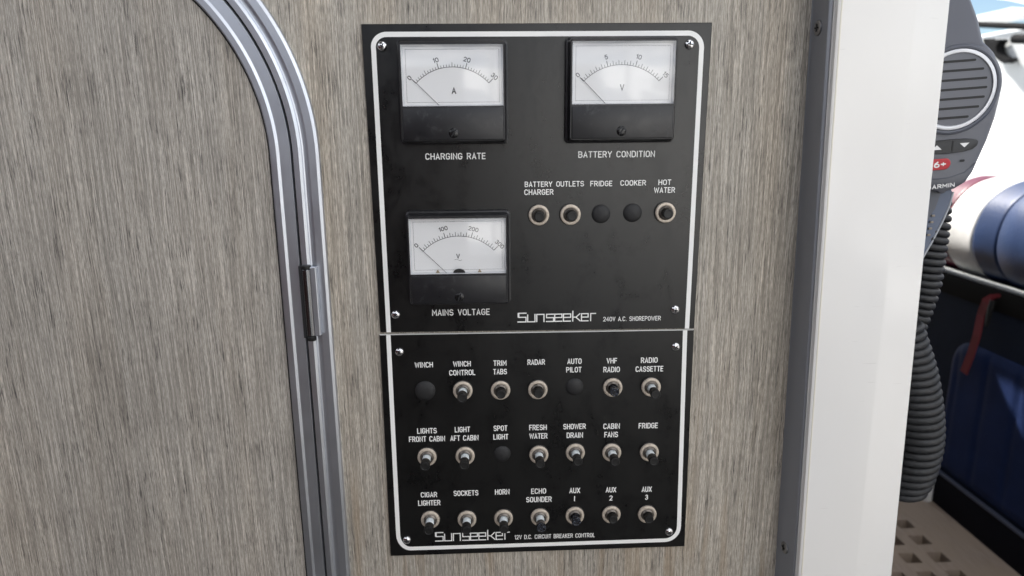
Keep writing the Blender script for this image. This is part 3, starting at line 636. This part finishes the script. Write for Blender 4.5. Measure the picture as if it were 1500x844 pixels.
    mb = MB(); ca, sa = math.cos(a), math.sin(a); mb.prism([(c.x + ca * u - sa * v, c.y - .00115, c.z + sa * u + ca * v) for u, v in ((-.0030, -.00045), (.0030, -.00045), (.0030, .00045), (-.0030, .00045))], (0, .0005, 0)); mb.build('slot', M['dark_strip'], sc, at=ctr, smooth=False)
    return case
gauge(((581.5, 60), (740, 60), (588.5, 208), (741.2, 208)), ((586.2, 65), (736.4, 64.6), (589.3, 155.4), (738.2, 155.4)), ((609.4, 122.7), (662.6, 98.2), (716, 121.1)), 30, 10, 5,
      [('0', 0), ('10', 1 / 3), ('20', 2 / 3), ('30', 1)], 'A', (664.9, 133), (664.7, 195.2), 'charging rate meter with a white dial marked A, at the top left', M['ink'], .0046, [(599.7, 114.3), (638.2, 88.4), (684, 87.6), (724.2, 112)])
gauge(((834.3, 57), (993, 55), (834.8, 207), (988.2, 204)), ((838.8, 60.6), (990.4, 58.8), (838, 154.2), (988.3, 150.6)), ((855, 119.6), (910.4, 94.8), (965.2, 118.3)), 30, 10, 2,
      [('0', 0), ('5', 1 / 3), ('10', 2 / 3), ('15', 1)], 'V', (911.2, 128.2), (910.3, 192), 'battery condition meter with a white dial marked V that mirrors the sky, at the top right', M['grey_ink'], .0044, [(846.3, 110), (888, 83.8), (936, 83.5), (975, 109.5)])
gauge(((595.5, 315.5), (744.5, 314.5), (600.8, 447), (744.8, 446)), ((597.9, 320.4), (740.4, 319.6), (601.2, 402.4), (742, 401.2)), ((620, 368.5), (671.7, 346), (723.4, 366.3)), 30, 10, 2,
      [('0', 0), ('100', 1 / 3), ('200', 2 / 3), ('300', 1)], 'V', (671, 375.5), (673, 435.4), 'mains voltage meter with a white dial marked V, at the lower left', M['ink'], .0038, [(609.8, 359.7), (649.2, 335.3), (693.4, 335.7), (731.8, 357.8)])

# ------------------------------------------------------------------ radio handset beside the post
YM = .040
SD = Vector((math.cos(R(4.4)), -math.sin(R(4.4)))); AX = Vector((-.133, .991))          # photo-plane directions: along the slots, down the handset
MC = Vector((1400, 131))
def mp_(u, v, y=YM):
    q = MC + SD * u + AX * v; return U(q.x, q.y, y)
redge = [(1412, -70), (1421.5, 0), (1432, 28), (1439.8, 62), (1449, 70), (1456, 78), (1461.5, 95), (1465.4, 114), (1464.5, 140), (1456, 175), (1445, 205.6), (1432, 234), (1424, 252), (1413, 267), (1397, 276.5), (1385, 280)]
half = []
for px, py in redge:
    d = Vector((px, py)) - MC; det = SD.x * AX.y - SD.y * AX.x; u = (d.x * AX.y - d.y * AX.x) / det; v = (SD.x * d.y - SD.y * d.x) / det; half.append((u, v))
mic = empty('radio_handset', mp_(0, 60, YM + .03)); tag(mic, 'grey handheld radio microphone with round slotted grille, hanging behind the white post', 'radio handset')
def body_rows():
    rows = []
    for i in range(len(half) - 1):
        (u0, v0), (u1, v1) = half[i], half[i + 1]
        for k in range(4): rows.append((u0 + (u1 - u0) * k / 4, v0 + (v1 - v0) * k / 4))
    u_, v_ = half[-1]; rows += [(u_, v_), (u_ * .8, v_ + 2.2), (u_ * .4, v_ + 3)]
    return rows
mb = MB(); rings = []
for u, v in body_rows():
    b_ = .075 * max(0, (-60 - v) / 130) if v < -60 else 0          # the top leans back
    f_ = .006 * max(0, (v - 128) / 25) ** 2 if v > 128 else 0            # the chin rounds away
    y = YM + b_ + f_
    uL = max(u, 62) if v < -60 else u; uc, uw = (u - uL) / 2, (u + uL) / 2
    rings.append([mp_(uc + k * uw, v, y + d) for k, d in ((-.86, .034), (-.97, .028), (-1, .018), (-1, .006), (-.985, .0026), (-.95, .0009), (-.88, .0001), (-.5, 0), (0, 0), (.5, 0), (.88, .0001), (.95, .0009), (.985, .0026), (1, .006), (1, .018), (.97, .028), (.86, .034))])
mb.loft(rings, True, True, True); mb.build('handset_body', M['mic'], mic, ang=50)
def disc(r, y, n_=48): return [mp_(r * math.cos(2 * math.pi * i / n_), r * math.sin(2 * math.pi * i / n_), y) for i in range(n_)]
mb = MB(); mb.loft([disc(67.5, YM + .001), disc(66.5, YM - .0022), disc(64, YM - .0030), disc(61.5, YM - .0026), disc(60.2, YM - .0012)], True); mb.build('grille_rim', M['mic_dark'], mic)
mb = MB(); mb.loft([disc(60.6, YM - .001), disc(60, YM - .0030), disc(58, YM - .0036), disc(55.2, YM - .0034), disc(54.2, YM - .0022)], True); mb.build('grille_ring', M['mic_ring'], mic)
mb = MB(); mb.loft([disc(54.8, YM - .0022), disc(40, YM - .0026), disc(15, YM - .0028)], True, False, True); gr = mb.build('speaker_grille', M['mic'], mic)
for k in range(7):
    v = -42 + k * 14.0; hw = math.sqrt(max(0, 49.0 ** 2 - (v * .97) ** 2)) - 2.5; mb = MB(); hh = 1.75; po = []
    for sgn, a0 in ((1, -90), (-1, 90)):
        for i in range(9):
            a = R(a0 + 180 * i / 8); po.append(mp_(sgn * (hw - hh) + hh * math.cos(a), v + hh * math.sin(a), YM - .00295))
    mb.prism(po, (0, .0006, 0)); mb.build('slot', M['mic_hole'], gr, smooth=False)
def rr2(u0, u1, v0, v1, r, y, n_=6):
    out = []
    for a_, b_, a0 in ((u1 - r, v1 - r, 0), (u0 + r, v1 - r, 90), (u0 + r, v0 + r, 180), (u1 - r, v0 + r, 270)):
        for i in range(n_ + 1): a = R(a0 + 90 * i / n_); out.append(mp_(a_ + r * math.cos(a), b_ + r * math.sin(a), y))
    return out
mb = MB(); bar = [mp_(u, v, YM) for u, v in ((-44, 76), (-30, 75), (0, 74), (25, 74.5), (40, 77), (43, 80), (42, 86), (36, 91), (20, 94), (0, 95), (-25, 94.5), (-40, 91), (-46, 84))]
cb = sum(bar, Vector()) / len(bar); mb.loft([bar, [p.lerp(cb, .02) + Vector((0, -.0014, 0)) for p in bar], [p.lerp(cb, .08) + Vector((0, -.0018, 0)) for p in bar]], True, False, True)
kb = mb.build('channel_key_bar', M['mic_btn'], mic)
mb = MB(); mb.prism([mp_(17, 81, YM - .0020), mp_(31, 81, YM - .0020), mp_(24.5, 87.5, YM - .0020)], (0, .0003, 0)); mb.build('arrow_mark', M['white'], kb, smooth=False)
mb = MB(); mb.prism([mp_(-24, 88.5, YM - .0020), mp_(-9, 88.5, YM - .0020), mp_(-16.5, 81.5, YM - .0020)], (0, .0003, 0)); mb.build('arrow_mark', M['white'], kb, smooth=False)
mb = MB(); mb.box(tuple(mp_(6.0, 92, YM - .0015) - Vector((.0004, .0006, 0))), tuple(mp_(6.6, 77, YM - .0015) + Vector((.0004, .0003, 0)))); mb.build('key_divider', M['mic_hole'], kb, smooth=False)
mb = MB(); ra = [rr2(-30, 7, 102, 118.5, 8.2, YM + .0002), rr2(-30, 7, 102, 118.5, 8.2, YM - .0012), rr2(-29, 6, 103, 117.5, 7.2, YM - .0016)]; mb.loft(ra, True, False, True); rb = mb.build('red_key', M['red'], mic)
mb = MB(); q = mp_(-11.5, 110.5, YM - .0017); text_to(mb, '16+', (q.x, q.z), .0052, .0140, YM - .00175, .22, R(5)); mb.build('lettering', M['white'], rb, smooth=False)
mb = MB(); mb.loft([rr2(20, 27.5, 105.5, 109, 1.7, YM - .0001), rr2(20, 27.5, 105.5, 109, 1.7, YM - .0004)], True, False, True); mb.build('microphone_hole', M['mic_hole'], mic)
mb = MB(); q = mp_(-3.0, 143.0, YM); text_to(mb, 'GARMIN', (q.x, q.z), .0036, .0240, YM - .00012, .20, R(6)); mb.build('maker_lettering', M['white'], mic, smooth=False)
mb = MB(); pts = [mp_(u, v, YM - .0001) for u, v in ((-48, 118), (-30, 129), (-10, 132), (8, 131), (30, 125), (44, 112))]; mb.tube(pts, .00045, 6); mb.build('moulding_seam', M['mic_dark'], mic)
# cradle strap under it
crd = empty('handset_cradle', U(1370, 320, .06)); tag(crd, 'blue grey tapering plastic bracket under the radio microphone', 'bracket')
yk = .056
mb = MB(); mb.prism([U(*q, yk) for q in ((1340, 262), (1388, 262), (1394, 280), (1397, 286), (1366, 352), (1354, 372), (1344, 378), (1325, 330))], (0, .010, 0)); mb.build('bracket_body', M['cradle'], crd, smooth=False)
mb = MB(); mb.tube([U(*q, yk) for q in ((1396.5, 281), (1391, 301), (1380, 326), (1366, 353), (1355, 372), (1351, 379))], .0008, 8); mb.build('pale_edge', M['cradle_edge'], crd)
mb = MB(); mb.prism([U(*q, yk - .004) for q in ((1330, 266), (1384, 266), (1370, 306), (1364, 314), (1356, 330), (1330, 336))], (0, .0035, 0)); mb.build('back_clip', M['mic_dark'], crd, smooth=False)
for k in range(4):
    q = U(1366.5 - k * 2.2, 316 + k * 9.4, yk - .001); mb = MB(); mb.box((q.x - .0016, q.y - .001, q.z - .0009), (q.x + .0016, q.y + .0005, q.z + .0009), .0003); mb.build('rack_tooth', M['bush'], crd)

# ------------------------------------------------------------------ coiled cord
def coil(mb, pts, y, pitch, tr, lean=0, n_=12, per=26, ph=0, level=False):
    """pts: (px,py,radius_px); a helix of wire round that centre line"""
    C = [(U(px, py, y), r * .00058) for px, py, r in pts]
    # resample smoothly
    dense = []
    for i in range(len(C) - 1):
        p0 = C[max(i - 1, 0)]; p1 = C[i]; p2 = C[i + 1]; p3 = C[min(i + 2, len(C) - 1)]
        for k in range(60):
            t = k / 60; f = lambda a, b, c, d: .5 * ((2 * b) + (c - a) * t + (2 * a - 5 * b + 4 * c - d) * t * t + (3 * b - a - 3 * c + d) * t ** 3)
            dense.append((Vector([f(p0[0][j], p1[0][j], p2[0][j], p3[0][j]) for j in range(3)]), f(p0[1], p1[1], p2[1], p3[1])))
    out = []; a = ph; nxt = 0; L = 0; step = pitch / per
    for i in range(1, len(dense)):
        a0, a1 = dense[i - 1][0], dense[i][0]; d = (a1 - a0).length
        while nxt <= L + d:
            f = (nxt - L) / d; c = a0.lerp(a1, f); r = dense[i - 1][1]; t = Vector((0, 0, -1)) if level else (a1 - a0).normalized(); Bv = Vector((0, 1, 0)); Bv = (Bv - t * Bv.dot(t)).normalized(); Nv = t.cross(Bv)
            ang = 2 * math.pi * nxt / pitch + ph
            out.append(c + Nv * r * math.cos(ang) + Bv * r * math.sin(ang) + t * lean * math.cos(ang)); nxt += step
        L += d
    mb.tube(out, tr, n_)
LEAN = -.0034
mb = MB()
coil(mb, [(1373, 286, 15), (1366, 320, 21), (1358, 350, 25), (1352, 385, 26), (1347, 420, 25), (1339, 460, 20), (1331, 490, 17), (1327, 515, 16)], .072, .0068, .0033, .0004)
coil(mb, [(1316, 470, 26), (1324, 505, 30), (1334, 545, 32), (1341, 590, 33), (1344, 630, 33), (1341, 662, 33), (1334, 690, 32.5), (1329, 706, 31), (1323, 720, 28)], .050, .0074, .00385, LEAN, level=True)
tag(mb.build('coiled_cord', M['cord'], ang=180), 'thick black coiled cord hanging in a loop under the radio microphone', 'cord')

# ------------------------------------------------------------------ cockpit side behind: padded roll, quilted side, kick board
RX, RZ, RRd = 1.039, -.294, .1095
def cyl(y0, y1, r0, soft=.006):
    mb = MB(); rings = []
    ys = [y0, y0 + soft * .3, y0 + soft] + [y0 + soft + (y1 - y0 - 2 * soft) * i / 24 for i in range(1, 24)] + [y1 - soft, y1 - soft * .3, y1]
    for i, y in enumerate(ys):
        k = {0: -.006, 1: -.0018, len(ys) - 2: -.0018, len(ys) - 1: -.006}.get(i, 0)
        rings.append([Vector((RX + (r0 + k + .0018 * noise.noise((y * 9, math.cos(a) * 2, math.sin(a) * 2))) * math.cos(a), y, RZ + (r0 + k + .0018 * noise.noise((y * 9, math.cos(a) * 2, math.sin(a) * 2))) * math.sin(a))) for a in [2 * math.pi * j / 56 for j in range(56)]])
    mb.loft(rings, True, True, True); return mb
roll = empty('coaming_roll', (RX, .8, RZ - RRd)); tag(roll, 'padded coaming roll in blue and white vinyl with a maroon stripe', 'cushion')
cyl(-.25, .722, .1105).build('blue_cover', M['blue_vinyl'], roll, ang=60)
cyl(.7215, .789, .1095).build('blue_cover', M['blue_vinyl'], roll, ang=60)
cyl(.7885, .878, .1085).build('white_band', M['white_vinyl'], roll, ang=60)
cyl(.8775, .925, .1080).build('maroon_band', M['maroon'], roll, ang=60)
cyl(.9245, 3.0, .1075).build('white_cover', M['white_vinyl'], roll, ang=60)
side = empty('cockpit_coaming', (.98, .8, -.9)); tag(side, 'dark navy cockpit side with a padded panel and grey ledge', 'cockpit coaming')
mb = MB(); mb.box((.953, -.25, -.94), (.98, 3.0, -.4345)); mb.build('side_board', M['navy_board'], side)
mb = MB(); mb.box((.949, -.25, -.436), (1.20, 3.0, -.392), .006); mb.build('ledge', M['ledge'], side)
mb = MB(); mb.tube([(.958, -.25, -.3875), (.958, 3.0, -.3875)], .0058, 10); mb.build('ledge_piping', M['hull'], side)
# quilted pad with a rounded far corner, shallow vertical seams
def pad():
    mb = MB(); y0, y1, z0, z1, r = -.2, .822, -.815, -.517, .055
    ny, nz = 170, 26; g = []
    for i in range(ny + 1):
        row = []
        for j in range(nz + 1):
            y = y0 + (y1 - y0) * i / ny; z = z0 + (z1 - z0) * j / nz
            cy_, cz_ = y1 - r, z1 - r
            if y > cy_ and z > cz_:                        # pull the corner in onto its arc
                dy, dz = (y - cy_) / r, (z - cz_) / r; mx_ = max(dy, dz); l = math.hypot(dy, dz)
                if l > 0: y = cy_ + dy * mx_ / l * r; z = cz_ + dz * mx_ / l * r
            e = min(min(i, ny - i) / 5, min(j, nz - j) / 2.2, 1); puff = .009 * math.sqrt(max(0, 1 - (1 - e) ** 2))
            s_ = ((y - .03) / .085) % 1; seam = min(s_, 1 - s_) * .085; puff -= .0022 * math.exp(-(seam / .006) ** 2) * e
            row.append(Vector((.9515 - puff - .0015 * noise.noise((y * 14, z * 14, 0)) * e, y, z)))
        g.append(row)
    mb.loft(g, False); return mb
pad().build('padded_panel', M['navy_vinyl'], side, ang=70)
mb = MB(); mb.box((.944, -.25, -.905), (.9525, 3.0, -.826), .001); mb.build('kick_board', M['kerb'], side)
mb = MB(); mb.box((.9415, -.25, -.828), (.9505, 3.0, -.8215), .0015); mb.build('edge_strip', M['kerb_edge'], side)
# red strap
def strap():
    mb = MB(); cl = [(1464, 433, .9465), (1452, 435, .942), (1443, 442, .938), (1436, 462, .942), (1430, 492, .934), (1421, 520, .934), (1411, 546, .931)]
    C = [UX(px, py, x) for px, py, x in cl]; fr = []; bk = []
    for i, c in enumerate(C):
        t = (C[min(i + 1, len(C) - 1)] - C[max(i - 1, 0)]).normalized(); wv = t.cross(Vector((1, 0, 0))).normalized() * .0098
        if i < 2: wv *= (.3, .6)[i]
        fr.append((c - wv, c + wv))
    rings = [[a, b, b + Vector((.0022, 0, 0)), a + Vector((.0022, 0, 0))] for a, b in fr]
    mb.loft(rings, True, True, True); return mb
st = strap().build('strap', M['strap'], smooth=False); tag(st, 'red webbing strap hanging down the navy cockpit side', 'strap')
mb = MB(); q = UX(1446, 470, .945); mb.tube([UX(1455, 440, .945), UX(1451, 452, .943), UX(1445, 478, .944)], [.006, .0055, .003], 10)
tag(mb.build('strap_hook', M['black']), 'small black hook behind the red strap', 'hook')
mb = MB(); mb.box((.925, .808, -.905), (.9435, .86, -.845), .006, 3); tag(mb.build('corner_block', M['white_vinyl']), 'small white plastic block on the floor at the foot of the cockpit side', 'block')

# floor grating with real holes
def grating():
    pitch = .0565; hole = .032; xs = [.827 - pitch * k for k in range(9, -1, -1)]; ys = [.7265 - .0575 * k for k in range(14, -10, -1)]
    X = [xs[0] - pitch]; Y = [ys[0] - .05]
    for x in xs: X += [x - hole / 2, x + hole / 2]
    for y in ys: Y += [y - hole / 2, y + hole / 2]
    X.append(.9435); Y.append(3.0); mb = MB(); zt_, zb_ = -.90, -.928
    nx, ny = len(X), len(Y); ishole = lambda i, j: 0 <= i < nx - 1 and 0 <= j < ny - 1 and i % 2 == 1 and j % 2 == 1
    for i in range(nx - 1):
        for j in range(ny - 1):
            if ishole(i, j):
                a, b, c, d = X[i], X[i + 1], Y[j], Y[j + 1]
                rim = [(a, c), (b, c), (b, d), (a, d)]
                mb.loft([[Vector((p, q, zt_)) for p, q in rim], [Vector((p, q, zb_)) for p, q in rim]], True)
            else: mb.add([(X[i], Y[j], zt_), (X[i + 1], Y[j], zt_), (X[i + 1], Y[j + 1], zt_), (X[i], Y[j + 1], zt_)], [(0, 1, 2, 3)])
    return mb
tag(grating().build('floor_grating', M['teak'], smooth=False), 'weathered grey teak grating with square holes on the cockpit floor', 'grating')

# ------------------------------------------------------------------ beyond the roll: side deck, moored boat, rails
mb = MB(); mb.loft([[Vector((x, y, z)) for x, z in ((1.05, -.32), (1.11, -.24), (1.18, -.19), (1.32, -.11), (1.45, -.068), (1.55, -.058), (1.62, -.062), (1.66, -.10), (1.66, -.32))] for y in (-.3, 1, 2.2, 4.0)], False); tag(mb.build('side_deck', M['gel']), 'sunlit white side deck outside the blue and white roll', 'side deck')
HX = 2.2
boat = empty('moored_boat', (3.2, 3.2, -1.55)); tag(boat, 'white motor boat moored alongside with a black rub rail', 'boat')
prof = [(2.55, -1.54), (2.32, -1.0), (2.24, -.45), (2.215, -.1), (2.2, .16), (2.2, .30), (2.35, .34), (4.2, .36)]
mb = MB(); mb.loft([[Vector((x + bx, y, z)) for x, z in prof] for y, bx in ((-1.0, .2), (.5, .02), (2.5, 0), (5.0, .08), (7.0, .5), (8.6, 1.4))], False); mb.build('hull', M['hull'], boat)
P0, P1 = UX(1400, 34.5, 2.19), UX(1600, 43, 2.19)
mb = MB(); mb.tube([P0 + (P0 - P1) * 1.2, P0, P1, P1 + (P1 - P0) * 1.5], .0135, 10); mb.build('rub_rail', M['dark_strip2'], boat)
def bow(pts, x, rad, name, m):
    mb = MB(); mb.tube([UX(px, py, x) for px, py in pts], rad, 12); mb.build(name, m, boat)
mb = MB(); a = [UX(*q, 2.6) for q in ((1395, 31), (1430, 23), (1462, 16), (1482, 11), (1500, 12), (1540, 16), (1600, 20))]; b = [UX(*q, 2.6) for q in ((1395, 34), (1430, 29), (1462, 23), (1482, 20), (1500, 19), (1540, 22), (1600, 26))]
mb.prism(a + b[::-1], (.25, .1, 0)); mb.build('awning_edge', M['white_vinyl'], boat, smooth=False)
mb = MB(); a = [UX(*q, 2.7) for q in ((1430, -6), (1460, -2), (1482, 1), (1500, 5), (1560, 14))]; b = [UX(*q, 2.7) for q in ((1430, -14), (1460, -14), (1500, -14), (1560, -14))]
mb.prism(a + b[::-1], (.3, .1, 0)); mb.build('awning_top', M['white_vinyl'], boat, smooth=False)
mb = MB(); mb.tube([UX(1486, 57, 2.16), UX(1520, 58, 2.16), UX(1580, 60, 2.16)], .019, 14); tag(mb.build('rail_tube', M['dark_strip2']), 'black grab tube end at the top right beside the moored boat', 'tube')
def hook_poly():
    o = [(1439, 58), (1444, 56.5), (1449, 60), (1455, 61.5), (1459, 58), (1463, 57.5), (1464, 60), (1460, 65), (1458.5, 70), (1460, 76), (1464, 81), (1470, 84.5), (1476, 85), (1478.5, 88), (1474, 91), (1470, 93), (1464, 90), (1458, 85), (1453, 78), (1448, 72), (1442, 67)]
    return [UX(px, py, 2.15) for px, py in o]
mb = MB(); mb.prism(hook_poly(), (.04, 0, 0)); tag(mb.build('rope_clip', M['dark_strip2'], smooth=False), 'black open hook shaped rope clip near the radio microphone', 'clip')

mb = MB(); mb.box((.17, .03, -.9), (.19, 2.6, .29), .002); tag(mb.build('added_dark_wall', M['navy_board']), 'added dark panel behind the bulkhead, out of view, that keeps light off the cockpit side', 'wall')  # unseen wall added to cut stray light on the navy side

# unseen sheet added to shade floor and side; two holes cut to throw sun patches
CZ = .30
def up_to_shade_sheet(p): return p + SUN * ((CZ - p.z) / SUN.z)
patches = [[(1452, 543), (1480, 554), (1481, 598), (1471, 588)], [(1483, 558), (1494, 565), (1492, 634), (1478, 604)]]
bm = bmesh.new(); es = []
for loop in [[Vector((-1.6, .06, CZ)), Vector((.26, .06, CZ)), Vector((.668, .70, CZ)), Vector((.668, 2.6, CZ)), Vector((-1.6, 2.6, CZ))]] + [[up_to_shade_sheet(UX(px, py, .938)) for px, py in q] for q in patches]:
    vv = [bm.verts.new(p) for p in loop]; es += [bm.edges.new((vv[i], vv[(i + 1) % len(vv)])) for i in range(len(vv))]
bmesh.ops.triangle_fill(bm, use_beauty=True, edges=es)
ex = bmesh.ops.extrude_face_region(bm, geom=list(bm.faces)); 
for v in [g for g in ex['geom'] if isinstance(g, bmesh.types.BMVert)]: v.co.z += .004
mb = MB(); mb.bm_add(bm); tag(mb.build('added_shade_sheet', M['canvas'], smooth=False), 'added navy sheet, out of view, with holes that throw the sun patches', 'added_shade_sheet')

mb = MB(); mb.box((.50, .03, 1.155), (2.0, 1.4, 1.18), .004); tag(mb.build('added_shade_top', M['canvas']), 'added navy sheet, out of view, that cuts sky light on the cockpit', 'added_shade_sheet')  # unseen top added to hold sky light off the cockpit side

# unseen, behind the photographer
mb = MB(); mb.box((-2.4, -1.62, -.9), (.02, -1.56, .27), .01); tag(mb.build('added_dark_sheet', M['dark_cloth']), 'added dark sheet behind the viewpoint that darkens the panel reflections', 'curtain')  # unseen sheet standing in for the person mirrored dark in the panel
mb = MB(); mb.box((-1.95, -2.35, -.898), (-1.90, -.03, .55), .01); tag(mb.build('added_left_blocker', M['dark_cloth']), 'added dark sheet on the left, out of view, that blocks light from that side', 'curtain')  # unseen sheet added so light comes mainly from the right
mb = MB(); mb.box((-1.93, -2.3, 1.605), (-.10, .4, 1.63), .004); tag(mb.build('added_left_roof', M['canvas']), 'added navy sheet overhead, out of view, that blocks sky light from the left', 'added_left_roof')  # unseen roof added to block the sky on the left
nb = empty('added_bounce_boat', (3.2, -5.4, -1.55)); tag(nb, 'added white boat shape, out of view, that bounces sun towards the bulkhead', 'boat')  # unseen boat added as a sunlit reflector for panel and bulkhead
mb = MB(); mb.box((.2, -8.0, -1.54), (7.0, -3.25, -1.28), .05); mb.build('hull', M['gel'], nb)
mb = MB(); mb.loft([[Vector((x, y, z + .03 * math.sin(x * 5))) for y, z in ((-3.15, -1.26), (-4.0, -.42), (-4.9, .38), (-5.5, .85), (-6.1, .38), (-8.0, -1.26))] for x in [.15 + .25 * i for i in range(28)]], False); mb.build('added_bounce_slope', M['white_vinyl'], nb)  # slope tilted to the sun for a brighter bounce
bench = empty('side_bench', (1.1, -1.2, -.9)); tag(bench, 'white moulded bench along the right side behind the viewpoint', 'bench')
mb = MB(); mb.box((.92, -2.35, -.898), (1.24, -.25, -.48), .03, 3); mb.build('bench_base', M['gel'], bench)
mb = MB(); mb.box((.90, -2.33, -.478), (1.22, -.27, -.40), .025, 3); mb.build('seat_cushion', M['white_vinyl'], bench)
mb = MB(); mb.box((1.16, -2.34, -.398), (1.25, -.26, .02), .03, 3); mb.build('seat_back', M['gel'], bench)
mb = MB(); mb.tube([(.40, -1.5, -.9), (.40, -1.5, 1.6)], .022, 16); mb.lathe([(.05, -.9), (.05, -.885), (.03, -.88)], (.40, -1.5, 0), 'z', 24); tag(mb.build('awning_pole', M['dull_steel']), 'steel pole standing on the deck behind the viewpoint', 'pole')
